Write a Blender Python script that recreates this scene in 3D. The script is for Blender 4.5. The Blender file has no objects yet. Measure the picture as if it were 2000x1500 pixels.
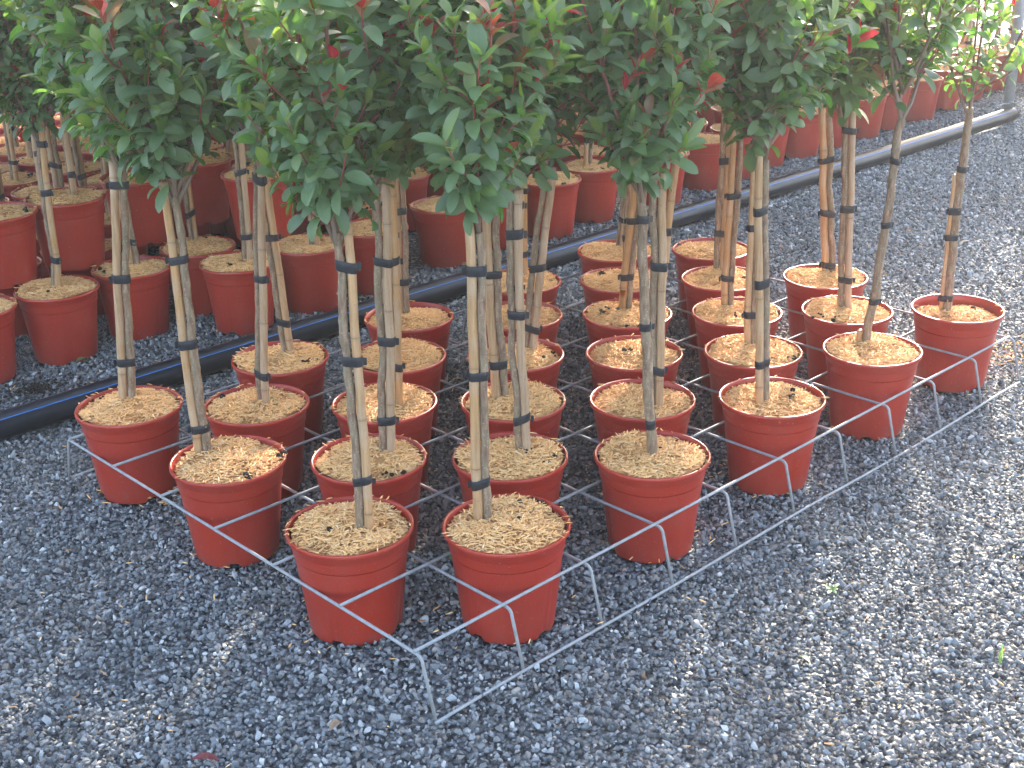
import bpy, math, random
import numpy as np
from mathutils import Vector, Matrix

# ------------------------------------------------------------------ camera, sky, sun, exposure
scene = bpy.context.scene
C = scene.collection
CAM = (-1.2683, -1.6092, 1.4955)
YAW, PITCH, ROLL = math.radians(46.551), math.radians(22.323), math.radians(-1.298)
cam_data = bpy.data.cameras.new('camera')
cam = bpy.data.objects.new('camera', cam_data); C.objects.link(cam)
F = Vector((math.cos(YAW)*math.cos(PITCH), math.sin(YAW)*math.cos(PITCH), -math.sin(PITCH)))
R0 = Vector((math.sin(YAW), -math.cos(YAW), 0)); U0 = R0.cross(F)
RV = R0*math.cos(ROLL) + U0*math.sin(ROLL); UV = -R0*math.sin(ROLL) + U0*math.cos(ROLL)
M = Matrix((RV, UV, -F)).transposed().to_4x4(); M.translation = Vector(CAM)
cam.matrix_world = M
cam_data.sensor_width = 36; cam_data.lens = 36*2578.31/2000
cam_data.clip_start = .05; cam_data.clip_end = 400
scene.camera = cam

SUN_YAW, SUN_EL = math.radians(30), math.radians(25)
world = bpy.data.worlds.new('World'); scene.world = world; world.use_nodes = True
wn = world.node_tree.nodes; bg = wn['Background']
sky = wn.new('ShaderNodeTexSky'); sky.sky_type = 'NISHITA'; sky.sun_disc = False
sky.air_density = 1.0; sky.dust_density = 3.0; sky.ozone_density = .5; sky.sun_elevation = SUN_EL; sky.sun_rotation = math.pi/2 - SUN_YAW
world.node_tree.links.new(sky.outputs[0], bg.inputs[0]); bg.inputs[1].default_value = .15
sl = bpy.data.lights.new('sun', 'SUN'); sl.energy = 2.0; sl.angle = math.radians(1.4); sl.color = (1, .94, .84)
sun = bpy.data.objects.new('sun', sl); C.objects.link(sun)
sd = Vector((math.cos(SUN_YAW)*math.cos(SUN_EL), math.sin(SUN_YAW)*math.cos(SUN_EL), math.sin(SUN_EL)))
sun.rotation_euler = sd.to_track_quat('Z', 'Y').to_euler()
vs = scene.view_settings
vs.view_transform = 'Standard'; vs.look = 'None'; vs.gamma = 1; vs.exposure = 2.95

rng = random.Random(11); NR = np.random.default_rng(5)
PI = math.pi

# ------------------------------------------------------------------ helpers
def col(h):
    h = h.lstrip('#'); v = [int(h[i:i+2], 16)/255 for i in (0, 2, 4)]
    return tuple(x/12.92 if x <= .04045 else ((x+.055)/1.055)**2.4 for x in v) + (1,)

class Nodes:
    def __init__(s, name):
        s.m = bpy.data.materials.new(name); s.m.use_nodes = True
        s.t = s.m.node_tree; s.n = s.t.nodes; s.b = s.n['Principled BSDF']; s.out = s.n['Material Output']
    def new(s, k, **kw):
        o = s.n.new(k)
        for a, v in kw.items(): setattr(o, a, v)
        return o
    def link(s, a, b): s.t.links.new(a, b)
    def attr(s, name): return s.new('ShaderNodeAttribute', attribute_name=name)
    def ramp(s, fac, stops, interp='LINEAR'):
        r = s.new('ShaderNodeValToRGB'); r.color_ramp.interpolation = interp
        e = r.color_ramp.elements
        while len(e) < len(stops): e.new(.5)
        for i, (p, c) in enumerate(stops): e[i].position = p; e[i].color = c
        s.link(fac, r.inputs[0]); return r.outputs[0]
    def noise(s, scale, detail=3, rough=.55, vec=None, dist=0):
        n = s.new('ShaderNodeTexNoise'); n.inputs['Scale'].default_value = scale
        n.inputs['Detail'].default_value = detail; n.inputs['Roughness'].default_value = rough
        n.inputs['Distortion'].default_value = dist
        if vec is not None: s.link(vec, n.inputs['Vector'])
        return n
    def math(s, op, a, b=None):
        m = s.new('ShaderNodeMath', operation=op)
        for i, v in enumerate((a, b)):
            if v is None: continue
            if isinstance(v, (int, float)): m.inputs[i].default_value = v
            else: s.link(v, m.inputs[i])
        return m.outputs[0]
    def mix(s, fac, a, b, blend='MIX'):
        m = s.new('ShaderNodeMix', data_type='RGBA', blend_type=blend)
        for i, v in ((0, fac), (6, a), (7, b)):
            if isinstance(v, (int, float, tuple)): m.inputs[i].default_value = v
            else: s.link(v, m.inputs[i])
        return m.outputs[2]
    def bump(s, h, strength=.3, dist=.002):
        b = s.new('ShaderNodeBump'); b.inputs['Strength'].default_value = strength; b.inputs['Distance'].default_value = dist
        s.link(h, b.inputs['Height']); s.link(b.outputs[0], s.b.inputs['Normal']); return b.outputs[0]
    def geo(s): return s.new('ShaderNodeNewGeometry').outputs['Position']
    def obj(s): return s.new('ShaderNodeTexCoord').outputs['Object']
    def rnd(s): return s.new('ShaderNodeObjectInfo').outputs['Random']

def mesh_np(name, V, faces_flat, loop_starts, mat=None, smooth=False, attrs=None):
    """one mesh from numpy arrays"""
    me = bpy.data.meshes.new(name)
    V = np.asarray(V, dtype=np.float32); fl = np.asarray(faces_flat, dtype=np.int32); ls = np.asarray(loop_starts, dtype=np.int32)
    me.vertices.add(len(V)); me.vertices.foreach_set('co', V.ravel())
    me.loops.add(len(fl)); me.loops.foreach_set('vertex_index', fl)
    me.polygons.add(len(ls)); me.polygons.foreach_set('loop_start', ls)
    me.update(calc_edges=True)
    me.polygons.foreach_set('use_smooth', np.full(len(ls), smooth))
    for k, a in (attrs or {}).items():
        at = me.attributes.new(k, 'FLOAT', 'POINT'); at.data.foreach_set('value', np.asarray(a, dtype=np.float32))
    if mat: me.materials.append(mat)
    me.validate()
    return me

class MB:
    """collects polygons and per-vertex attributes"""
    def __init__(s): s.v = []; s.f = []; s.a = {}
    def add(s, vs, fs, **attrs):
        o = len(s.v); s.v += [tuple(v) for v in vs]; s.f += [tuple(i+o for i in f) for f in fs]
        for k, val in attrs.items():
            l = s.a.setdefault(k, []); l += [0.]*(o-len(l))
            l += list(val) if hasattr(val, '__len__') else [val]*len(vs)
    def mesh(s, name, mat=None, smooth=True):
        fl = [i for f in s.f for i in f]; ls = []; n = 0
        for f in s.f: ls.append(n); n += len(f)
        at = {k: l+[0.]*(len(s.v)-len(l)) for k, l in s.a.items()}
        return mesh_np(name, s.v, fl, ls, mat, smooth, at)
    def tube(s, pts, rads, n=8, cap=True, **attrs):
        pts = [Vector(p) for p in pts]; vs = []; fs = []
        up = Vector((0, 0, 1)); prev = None
        for i, p in enumerate(pts):
            t = (pts[min(i+1, len(pts)-1)] - pts[max(i-1, 0)]).normalized()
            if prev is None:
                x = t.cross(up if abs(t.z) < .9 else Vector((1, 0, 0))).normalized()
            else:
                x = (prev - t*prev.dot(t)).normalized()
            prev = x; y = t.cross(x)
            r = rads[i] if hasattr(rads, '__len__') else rads
            for k in range(n):
                a = 2*PI*k/n; vs.append(p + (x*math.cos(a) + y*math.sin(a))*r)
        for i in range(len(pts)-1):
            for k in range(n):
                a = i*n+k; b = i*n+(k+1) % n; fs.append((a, b, b+n, a+n))
        if cap:
            fs.append(tuple(range(n-1, -1, -1))); fs.append(tuple((len(pts)-1)*n+k for k in range(n)))
        s.add(vs, fs, **attrs)

def link(name, me, parent=None, kind=None):
    o = bpy.data.objects.new(name, me); C.objects.link(o)
    if parent: o.parent = parent
    if kind: o['kind'] = kind
    return o
def tag(o, label, cat, group=None):
    o['label'] = label; o['category'] = cat
    if group: o['group'] = group
    return o
def thing(name, label, cat, loc, group=None):
    o = bpy.data.objects.new(name, None); C.objects.link(o); o.location = loc; o.empty_display_size = .1
    return tag(o, label, cat, group)

# ------------------------------------------------------------------ materials
def m_pot():
    N = Nodes('red_plastic'); p = N.obj()
    c = N.ramp(N.rnd(), [(0, (.32, .021, .011, 1)), (.5, (.35, .026, .013, 1)), (1, (.335, .031, .016, 1))])
    n1 = N.noise(6, 4, .6, p)
    c = N.mix(N.ramp(n1.outputs[0], [(.35, (0, 0, 0, 1)), (.75, (.5, .5, .5, 1))]), c, (.22, .03, .022, 1))
    # dusty specks and thin scuffs
    v = N.noise(240, 1, .5, p)
    mp = N.new('ShaderNodeMapping'); mp.inputs['Scale'].default_value = (9, 9, 1.6); N.link(p, mp.inputs[0])
    sc = N.noise(9, 6, .7, mp.outputs[0], 1.2)
    c = N.mix(N.ramp(v.outputs[0], [(.70, (0, 0, 0, 1)), (.76, (.55, .55, .55, 1))]), c, (.40, .22, .16, 1))
    c = N.mix(N.ramp(sc.outputs[0], [(.60, (0, 0, 0, 1)), (.72, (.22, .22, .22, 1))]), c, (.36, .12, .09, 1))
    # lime-pale water marks low on the side and dried splashes of soil at the foot
    sx = N.new('ShaderNodeSeparateXYZ'); N.link(p, sx.inputs[0])
    low = N.ramp(sx.outputs['Z'], [(.0, (1, 1, 1, 1)), (.055, (0, 0, 0, 1))])
    n5 = N.noise(45, 5, .7, p)
    spl = N.math('MULTIPLY', low, N.ramp(n5.outputs[0], [(.48, (0, 0, 0, 1)), (.66, (.7, .7, .7, 1))]))
    c = N.mix(spl, c, (.13, .075, .06, 1))
    lw = N.new('ShaderNodeTexNoise', noise_dimensions='4D'); lw.inputs['Scale'].default_value = 11; lw.inputs['Detail'].default_value = 5
    N.link(p, lw.inputs['Vector']); N.link(N.math('MULTIPLY', N.rnd(), 40.), lw.inputs['W'])
    c = N.mix(N.ramp(lw.outputs[0], [(.52, (0, 0, 0, 1)), (.80, (.28, .28, .28, 1))]), c, (.42, .10, .07, 1))
    N.link(c, N.b.inputs['Base Color'])
    r = N.ramp(n1.outputs[0], [(.3, (.26, .26, .26, 1)), (.7, (.44, .44, .44, 1))]); N.link(r, N.b.inputs['Roughness'])
    N.b.inputs['Specular IOR Level'].default_value = .4
    N.bump(N.noise(90, 3, .6, p).outputs[0], .08, .001)
    return N.m
def m_chip():
    N = Nodes('wood_chip'); t = N.attr('tone').outputs['Fac']
    c = N.ramp(t, [(0, (.10, .047, .018, 1)), (.12, (.50, .225, .080, 1)), (.45, (.82, .44, .165, 1)), (.75, (.86, .52, .23, 1)), (1, (.85, .62, .37, 1))])
    n = N.noise(180, 3, .6, N.obj())
    c = N.mix(.35, c, N.ramp(n.outputs[0], [(.3, (.7, .66, .6, 1)), (.7, (1, 1, 1, 1))]), 'MULTIPLY')
    N.link(c, N.b.inputs['Base Color']); N.b.inputs['Roughness'].default_value = .7
    N.b.inputs['Specular IOR Level'].default_value = .25
    return N.m
def m_simple(name, c, rough=.6, spec=.4, nscale=None, c2=None, metal=0, bump=0):
    N = Nodes(name)
    N.b.inputs['Roughness'].default_value = rough; N.b.inputs['Specular IOR Level'].default_value = spec
    N.b.inputs['Metallic'].default_value = metal
    if nscale:
        n = N.noise(nscale, 4, .6, N.obj())
        N.link(N.ramp(n.outputs[0], [(.3, c), (.7, c2)]), N.b.inputs['Base Color'])
        if bump: N.bump(n.outputs[0], bump, .002)
    else: N.b.inputs['Base Color'].default_value = c
    return N.m
def m_bark():
    N = Nodes('grey_bark'); p = N.obj()
    mp = N.new('ShaderNodeMapping'); mp.inputs['Scale'].default_value = (1, 1, .22); N.link(p, mp.inputs[0])
    n = N.noise(120, 5, .65, mp.outputs[0]); n2 = N.noise(28, 3, .6, p)
    c = N.ramp(n.outputs[0], [(.28, (.09, .052, .034, 1)), (.5, (.21, .13, .082, 1)), (.72, (.36, .25, .17, 1))])
    c = N.mix(N.ramp(n2.outputs[0], [(.4, (0, 0, 0, 1)), (.65, (.55, .55, .55, 1))]), c, (.20, .165, .10, 1))
    v = N.new('ShaderNodeTexVoronoi'); v.inputs['Scale'].default_value = 130; N.link(p, v.inputs['Vector'])
    c = N.mix(N.ramp(v.outputs['Distance'], [(.16, (.6, .6, .6, 1)), (.26, (0, 0, 0, 1))]), c, (.36, .28, .20, 1))
    N.link(c, N.b.inputs['Base Color']); N.b.inputs['Roughness'].default_value = .75
    N.b.inputs['Specular IOR Level'].default_value = .25
    N.bump(n.outputs[0], .5, .002); return N.m
def m_cane():
    N = Nodes('bamboo'); p = N.obj(); r = N.rnd()
    mp = N.new('ShaderNodeMapping'); mp.inputs['Scale'].default_value = (1, 1, .06); N.link(p, mp.inputs[0])
    n = N.noise(150, 4, .6, mp.outputs[0]); n2 = N.noise(11, 3, .6, p)
    base = N.ramp(r, [(0, (.42, .27, .16, 1)), (.45, (.46, .26, .12, 1)), (.8, (.43, .215, .075, 1)), (1, (.40, .28, .19, 1))])
    c = N.mix(N.ramp(n.outputs[0], [(.35, (.75, .75, .75, 1)), (.65, (0, 0, 0, 1))]), base, (.25, .14, .065, 1))
    c = N.mix(N.ramp(n2.outputs[0], [(.45, (0, 0, 0, 1)), (.7, (.65, .65, .65, 1))]), c, (.43, .31, .21, 1))
    nd = N.attr('node').outputs['Fac']
    c = N.mix(N.math('MULTIPLY', nd, .8), c, (.13, .08, .045, 1))
    sp = N.noise(300, 1, .5, p)
    c = N.mix(N.ramp(sp.outputs[0], [(.70, (0, 0, 0, 1)), (.75, (.7, .7, .7, 1))]), c, (.10, .06, .035, 1))
    N.link(c, N.b.inputs['Base Color']); N.b.inputs['Roughness'].default_value = .5
    N.b.inputs['Specular IOR Level'].default_value = .35
    N.bump(n.outputs[0], .2, .001); return N.m
def m_leaf(name, stops, tstops, trans=.34):
    N = Nodes(name); t = N.attr('tone').outputs['Fac']; e = N.attr('edge').outputs['Fac']
    c = N.ramp(t, stops); tc = N.ramp(t, tstops)
    mid = N.ramp(e, [(0, (.8, .8, .8, 1)), (.12, (0, 0, 0, 1))])
    c = N.mix(mid, c, N.ramp(t, [(0, (.10, .17, .07, 1)), (1, (.24, .26, .08, 1))]))
    n = N.noise(60, 3, .6, N.obj())
    c = N.mix(.5, c, N.ramp(n.outputs[0], [(.3, (.6, .6, .6, 1)), (.7, (1.25, 1.25, 1.25, 1))]), 'MULTIPLY')
    g = N.new('ShaderNodeNewGeometry')
    c2 = N.mix(N.math('MULTIPLY', g.outputs['Backfacing'], .6), c, (.16, .21, .11, 1))
    N.link(c2, N.b.inputs['Base Color'])
    rr = N.math('ADD', N.math('MULTIPLY', g.outputs['Backfacing'], .3), .18); N.link(rr, N.b.inputs['Roughness'])
    N.b.inputs['Specular IOR Level'].default_value = .55
    N.bump(n.outputs[0], .25, .003)
    tr = N.new('ShaderNodeBsdfTranslucent'); N.link(tc, tr.inputs[0])
    mx = N.new('ShaderNodeMixShader'); mx.inputs[0].default_value = trans
    N.link(N.b.outputs[0], mx.inputs[1]); N.link(tr.outputs[0], mx.inputs[2]); N.link(mx.outputs[0], N.out.inputs[0])
    return N.m
def m_twig():
    N = Nodes('twig_bark'); t = N.attr('tone').outputs['Fac']
    c = N.ramp(t, [(0, (.20, .15, .11, 1)), (.35, (.15, .075, .05, 1)), (.7, (.20, .045, .035, 1)), (1, (.34, .05, .04, 1))])
    N.link(c, N.b.inputs['Base Color']); N.b.inputs['Roughness'].default_value = .5; return N.m
def m_stone():
    N = Nodes('gravel_stone'); t = N.attr('tone').outputs['Fac']; p = N.geo()
    c = N.ramp(t, [(0, (.056, .056, .056, 1)), (.3, (.140, .140, .140, 1)), (.6, (.26, .259, .257, 1)), (.85, (.40, .395, .385, 1)), (.95, (.52, .50, .47, 1)), (1, (.60, .57, .52, 1))])
    h = N.attr('hue').outputs['Fac']
    c = N.mix(N.ramp(h, [(.80, (0, 0, 0, 1)), (.96, (.45, .45, .45, 1))]), c, (.30, .22, .16, 1))
    n = N.noise(420, 3, .6, p)
    c = N.mix(.6, c, N.ramp(n.outputs[0], [(.3, (.62, .62, .62, 1)), (.7, (1.3, 1.3, 1.3, 1))]), 'MULTIPLY')
    N.link(c, N.b.inputs['Base Color']); N.b.inputs['Roughness'].default_value = .75
    N.b.inputs['Specular IOR Level'].default_value = .22
    return N.m
def m_ground():
    N = Nodes('gravel_ground'); p = N.geo()
    v = N.new('ShaderNodeTexVoronoi'); v.inputs['Scale'].default_value = 78; N.link(p, v.inputs['Vector'])
    sp = N.new('ShaderNodeSeparateColor'); N.link(v.outputs['Color'], sp.inputs[0])
    c = N.ramp(sp.outputs[0], [(0, (.056, .056, .056, 1)), (.35, (.140, .140, .140, 1)), (.7, (.26, .259, .257, 1)), (.93, (.40, .39, .37, 1)), (1, (.56, .53, .48, 1))])
    c = N.mix(N.ramp(v.outputs['Distance'], [(.35, (0, 0, 0, 1)), (.75, (.9, .9, .9, 1))]), c, (.015, .017, .02, 1))
    N.link(c, N.b.inputs['Base Color']); N.b.inputs['Roughness'].default_value = .7
    inv = N.math('SUBTRACT', 1., v.outputs['Distance']); N.bump(inv, .9, .012); return N.m

MAT = dict(
    pot=m_pot(), chip=m_chip(), bark=m_bark(), cane=m_cane(), twig=m_twig(), stone=m_stone(), ground=m_ground(),
    soil=m_simple('dark_soil', (.012, .009, .007, 1), .9, .2, 60, (.035, .024, .017, 1), bump=.6),
    mulch_bed=m_simple('mulch_bed', (.12, .06, .025, 1), .9, .2, 130, (.40, .23, .10, 1), bump=.8),
    tie=m_simple('black_rubber', (.012, .012, .014, 1), .6, .35, 70, (.03, .03, .034, 1)),
    wire=m_simple('galvanised_wire', (.22, .22, .22, 1), .6, .35, 60, (.32, .32, .32, 1), metal=.0),
    pipe=m_simple('black_polyethylene', (.007, .009, .013, 1), .36, .3, 14, (.016, .019, .024, 1)),
    stripe=m_simple('blue_stripe', (.03, .16, .50, 1), .4, .4),
    steel=m_simple('galvanised_steel', (.42, .44, .46, 1), .42, .5, 22, (.56, .58, .60, 1), metal=.7),
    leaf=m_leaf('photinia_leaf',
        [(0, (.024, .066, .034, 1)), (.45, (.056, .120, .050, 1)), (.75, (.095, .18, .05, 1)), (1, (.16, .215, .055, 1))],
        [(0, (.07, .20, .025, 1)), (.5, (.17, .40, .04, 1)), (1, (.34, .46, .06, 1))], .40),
    red=m_leaf('young_red_leaf',
        [(0, (.40, .022, .038, 1)), (.4, (.30, .04, .028, 1)), (.75, (.17, .075, .032, 1)), (1, (.11, .12, .04, 1))],
        [(0, (.85, .035, .075, 1)), (.4, (.75, .09, .05, 1)), (.75, (.55, .25, .05, 1)), (1, (.42, .36, .06, 1))], .38),
    hedge=m_leaf('hedge_leaf', [(0, (.010, .026, .014, 1)), (1, (.03, .07, .03, 1))], [(0, (.03, .09, .02, 1)), (1, (.08, .2, .03, 1))], .2),
    weed=m_leaf('weed_leaf', [(0, (.05, .13, .03, 1)), (1, (.12, .25, .06, 1))], [(0, (.1, .3, .03, 1)), (1, (.3, .5, .08, 1))], .3),
    dead=m_simple('dry_leaf', (.20, .13, .08, 1), .7, .3, 40, (.36, .27, .19, 1)),
    dead_red=m_simple('fallen_red_leaf', (.09, .018, .025, 1), .6, .3, 40, (.17, .045, .04, 1)),
)

# ------------------------------------------------------------------ the setting: ground sheet
CELL, CELLY = .225, .22335
H, RIM, RB, HW = .2273, .1298, .0958, .1342
G = MB(); s_ = 160
G.add([(-s_, -s_, -.012), (s_, -s_, -.012), (s_, s_, -.012), (-s_, s_, -.012)], [(0, 1, 2, 3)])
tag(link('gravel_ground', G.mesh('gravel_ground', MAT['ground'], False), kind='structure'), 'grey gravel yard running under the pots and beyond the pipe', 'ground')

# ------------------------------------------------------------------ plant meshes
def leaf_geo(mb, p, d, n, L, W, tone, curl=.35, fold=.3):
    """elliptic pointed leaf: base p, direction d, upper-face normal n"""
    side = d.cross(n).normalized(); n = side.cross(d).normalized()
    st = ((0, .10), (.12, .48), (.34, .92), (.58, 1.), (.8, .76), (.93, .36), (1, 0))
    vs = []; at = []; ang = 0; q = Vector(p); prev = 0
    for s, w in st:
        ang = -curl*s*s*1.6
        dd = d*math.cos(ang) + n*math.sin(ang); nn = n*math.cos(ang) - d*math.sin(ang)
        q = q + dd*((s-prev)*L); prev = s
        hw = w*W*.5
        vs.append(q.copy()); at.append(0.)
        if s < 1:
            up = nn*(hw*fold)
            vs.append(q + side*hw + up); vs.append(q - side*hw + up); at += [1., 1.]
    fs = []
    for k in range(len(st)-2):
        a = 3*k; fs += [(a, a+3, a+4, a+1), (a+2, a+5, a+3, a)]
    a = 3*(len(st)-2); fs += [(a, a+3, a+1), (a+2, a+3, a)]
    mb.add(vs, fs, edge=at, tone=tone)

def crown_meshes(seed, nb=8, size=1.0, redness=.5, sides=9, dm=.0118, ds=.0098):
    """foliage, branches and young red shoot leaves, growing up from the fork at the origin"""
    r = random.Random(seed); lf, tw, rd = MB(), MB(), MB()
    def grow(p0, az, tilt, Ln, rad, main, dens, tip_red):
        n = max(5, int(Ln/.05)); pts = [Vector(p0)]; t = tilt; a = az
        for i in range(n):
            t += (.13*1.0 - t)*(.16 if main else .16) + r.gauss(0, .06); a += r.gauss(0, .1)
            pts.append(pts[-1] + Vector((math.sin(t)*math.cos(a), math.sin(t)*math.sin(a), math.cos(t)))*(Ln/n))
        tw.tube(pts, [rad*(1-.7*i/n) for i in range(n+1)], 5, tone=[min(1, max(0, (i/n)*(1.0 if main else .7)+(.0 if main else .35))) for i in range(n+1) for _ in range(5)])
        red = r.random() < tip_red
        s = .20 if main else .08; phi = r.random()*6.28
        while s < 1:
            f = s*n; i = min(int(f), n-1); p = pts[i].lerp(pts[i+1], f-i); tv = (pts[i+1]-pts[i]).normalized()
            x = tv.cross(Vector((.3, .2, 1)) if abs(tv.z) > .95 else Vector((0, 0, 1))).normalized(); y = tv.cross(x)
            phi += 2.4 + r.gauss(0, .25)
            rv = x*math.cos(phi) + y*math.sin(phi)
            old = 1 - s
            spread = 1.25*old**.6 + .45 + r.gauss(0, .15)
            d = (tv*math.cos(spread) + rv*math.sin(spread)).normalized()
            d = (d + Vector((0, 0, r.uniform(-.16, .34)*old))).normalized()
            nn = tv - d*tv.dot(d)
            if nn.length < .05: nn = rv
            nn = (nn.normalized() + Vector((r.gauss(0, .45), r.gauss(0, .45), r.gauss(.15, .4)))).normalized()
            L = (.0455 + r.gauss(0, .009)) * (1.0 if s < .8 else 1.0-.9*(s-.8)) * size
            W = L*r.uniform(.38, .52)
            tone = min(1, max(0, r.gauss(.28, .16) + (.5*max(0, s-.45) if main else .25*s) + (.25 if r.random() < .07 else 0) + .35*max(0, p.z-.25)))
            bronze = (red and main and s > .80 and r.random() < .75) or r.random() < .008
            if bronze: tone = min(1, max(0, 1.0 - (s-.8)*3.2 + r.gauss(0, .12))) if s > .8 else r.uniform(.6, 1)
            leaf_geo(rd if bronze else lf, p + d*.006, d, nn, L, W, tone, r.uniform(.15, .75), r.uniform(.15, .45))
            s += dens/Ln*r.uniform(.7, 1.3)
        # shoot tip
        p = pts[-1]; tv = (pts[-1]-pts[-2]).normalized()
        x = tv.cross(Vector((.4, .3, .5))).normalized(); y = tv.cross(x)
        k = r.randint(3, 6)
        for j in range(k):
            ph = phi + j*2.3; sp = r.uniform(.25, .75)
            d = (tv*math.cos(sp) + (x*math.cos(ph)+y*math.sin(ph))*math.sin(sp)).normalized()
            nn = (tv - d*tv.dot(d)).normalized()
            L = r.uniform(.032, .066)*size
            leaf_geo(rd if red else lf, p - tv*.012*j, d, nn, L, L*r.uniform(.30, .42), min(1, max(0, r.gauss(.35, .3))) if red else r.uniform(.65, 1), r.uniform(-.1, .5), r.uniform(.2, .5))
        return pts
    a0 = r.random()*6.28
    for b in range(nb):
        az = a0 + b*2*PI/nb + r.gauss(0, .25)
        lead = b == 0
        tilt = .12 if lead else r.uniform(.22, .82)
        Ln = (.62 if lead else r.uniform(.36, .64))*size
        z0 = r.uniform(-.03, .08)
        pts = grow((0, 0, z0), az, tilt, Ln, .0050, True, dm, redness)
        for k in range(sides):
            f = r.uniform(.12, .72); i = int(f*(len(pts)-1)); p = pts[i]
            grow(p, az + r.uniform(-1.7, 1.7), r.uniform(.5, 1.25), r.uniform(.08, .20)*size, .0024, False, ds, redness*(.5 if f > .35 else .12))
    if not rd.v:
        leaf_geo(rd, Vector((0, 0, .5)), Vector((.3, 0, 1)).normalized(), Vector((1, 0, -.3)).normalized(), .05, .018, .3)
    return (lf.mesh('crown', MAT['leaf']), tw.mesh('branches', MAT['twig']), rd.mesh('young_leaves', MAT['red']))

CROWNS = [crown_meshes(100+i, nb=[10, 11, 10, 12, 11, 10, 11, 10, 12, 11][i], redness=[.5, .75, .45, .6, .85, .55, .7, .5, .65, .9][i]) for i in range(10)] + [crown_meshes(131, nb=6, redness=.8, sides=3, dm=.022, ds=.02), crown_meshes(137, nb=7, redness=.6, sides=5, dm=.018, ds=.016)]

def pot_mesh():
    n = 72; mb = MB()
    prof = [(.080, .006), (.0940, .0), (.0952, .003), (.0968, .014), (.1149, .1745), (.1126, .1752), (.1126, .1774), (.1174, .1782), (.1176, .1795), (.1222, .2150), (.1230, .2158), (.1282, .2162), (.1298, .2185),
            (.1298, .2240), (.1286, .2266), (.1268, .2273), (.1250, .2268), (.1236, .2250), (.1215, .2100), (.1190, .1900)]
    vs = []
    for i, (r, z) in enumerate(prof):
        for k in range(n):
            zz = z
            if i in (1, 2) and k % 18 in (3, 4, 5): zz = z + .0095
            a = 2*PI*k/n; vs.append((r*math.cos(a), r*math.sin(a), zz))
    fs = []
    for i in range(len(prof)-1):
        for k in range(n):
            a = i*n+k; b = i*n+(k+1) % n; fs.append((a, b, b+n, a+n))
    fs.append(tuple(range(n-1, -1, -1)))
    mb.add(vs, fs); me = mb.mesh('pot', MAT['pot'])
    return me
POT = pot_mesh()
try:
    POT.set_sharp_from_angle(angle=math.radians(38))
except Exception: pass

def mulch_z(x, y, seed, top):
    rr = math.hypot(x, y)/.122
    return top + .011*(1-rr*rr) + .004*math.sin(31*x+seed) + .004*math.cos(37*y+1.7*seed) 
def mulch_mesh(seed, top=.2155, count=2100):
    r = random.Random(seed); mb = MB(); me_v = []
    # chips heaped on a bed that is the same mulch
    rings, n = 7, 28; vs = [(0, 0, mulch_z(0, 0, seed, top)-.004)]; fs = []
    for i in range(1, rings+1):
        rr = .1178*i/rings
        for k in range(n):
            a = 2*PI*k/n; x, y = rr*math.cos(a), rr*math.sin(a); vs.append((x, y, mulch_z(x, y, seed, top)-.004))
    for k in range(n): fs.append((0, 1+k, 1+(k+1) % n))
    for i in range(rings-1):
        for k in range(n):
            a = 1+i*n+k; b = 1+i*n+(k+1) % n; fs.append((a, a+n, b+n, b))
    mb.add(vs, fs, tone=.18)
    holes = [(r.uniform(-.07, .07), r.uniform(-.07, .07), r.uniform(.010, .022)) for _ in range(3)]
    for _ in range(count):
        rr = .1165*math.sqrt(r.random()); a = r.random()*6.283; x, y = rr*math.cos(a), rr*math.sin(a)
        if any(math.hypot(x-hx, y-hy) < hr for hx, hy, hr in holes) and r.random() < .7: continue
        L = r.uniform(.008, .021) if r.random() < .93 else r.uniform(.02, .03); w = r.uniform(.0024, .0046); t = w*.42
        yaw = r.random()*6.283; pit = r.gauss(0, .15)
        d = Vector((math.cos(yaw)*math.cos(pit), math.sin(yaw)*math.cos(pit), math.sin(pit)))
        s = Vector((-math.sin(yaw), math.cos(yaw), r.gauss(0, .25))).normalized(); u = d.cross(s)
        p = Vector((x, y, mulch_z(x, y, seed, top) + r.uniform(-.002, .0035)))
        if r.random() < .008: a2 = math.atan2(y, x); q2 = r.uniform(.121, .129); p = Vector((q2*math.cos(a2), q2*math.sin(a2), .2295)); d = Vector((d.x, d.y, .1)).normalized()
        v = []
        bend = r.uniform(-.2, .3)*L*.3
        for q, ww in ((-.5, .5), (0, 1), (.5, .45)):
            c = p + d*(q*L) + u*(bend*(1-4*q*q))
            v += [c - s*w*ww*.5, c + s*w*ww*.5, c + u*t*ww]
        f = [(0, 3, 5, 2), (3, 6, 8, 5), (4, 1, 2, 5), (7, 4, 5, 8), (0, 2, 1), (6, 7, 8)]
        tone = min(1, max(.02, r.gauss(.52, .17) - (.2 if math.sin(40*x+seed)*math.cos(33*y+seed*2) > .72 else 0)))
        mb.add(v, f, tone=tone)
    return mb.mesh('mulch', MAT['chip'], False)
MULCH = [mulch_mesh(i*3+1, top=[.2195, .2215, .2150, .2210, .2180][i]) for i in range(5)]
MULCH_LOW = mulch_mesh(77, top=.199)

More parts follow.
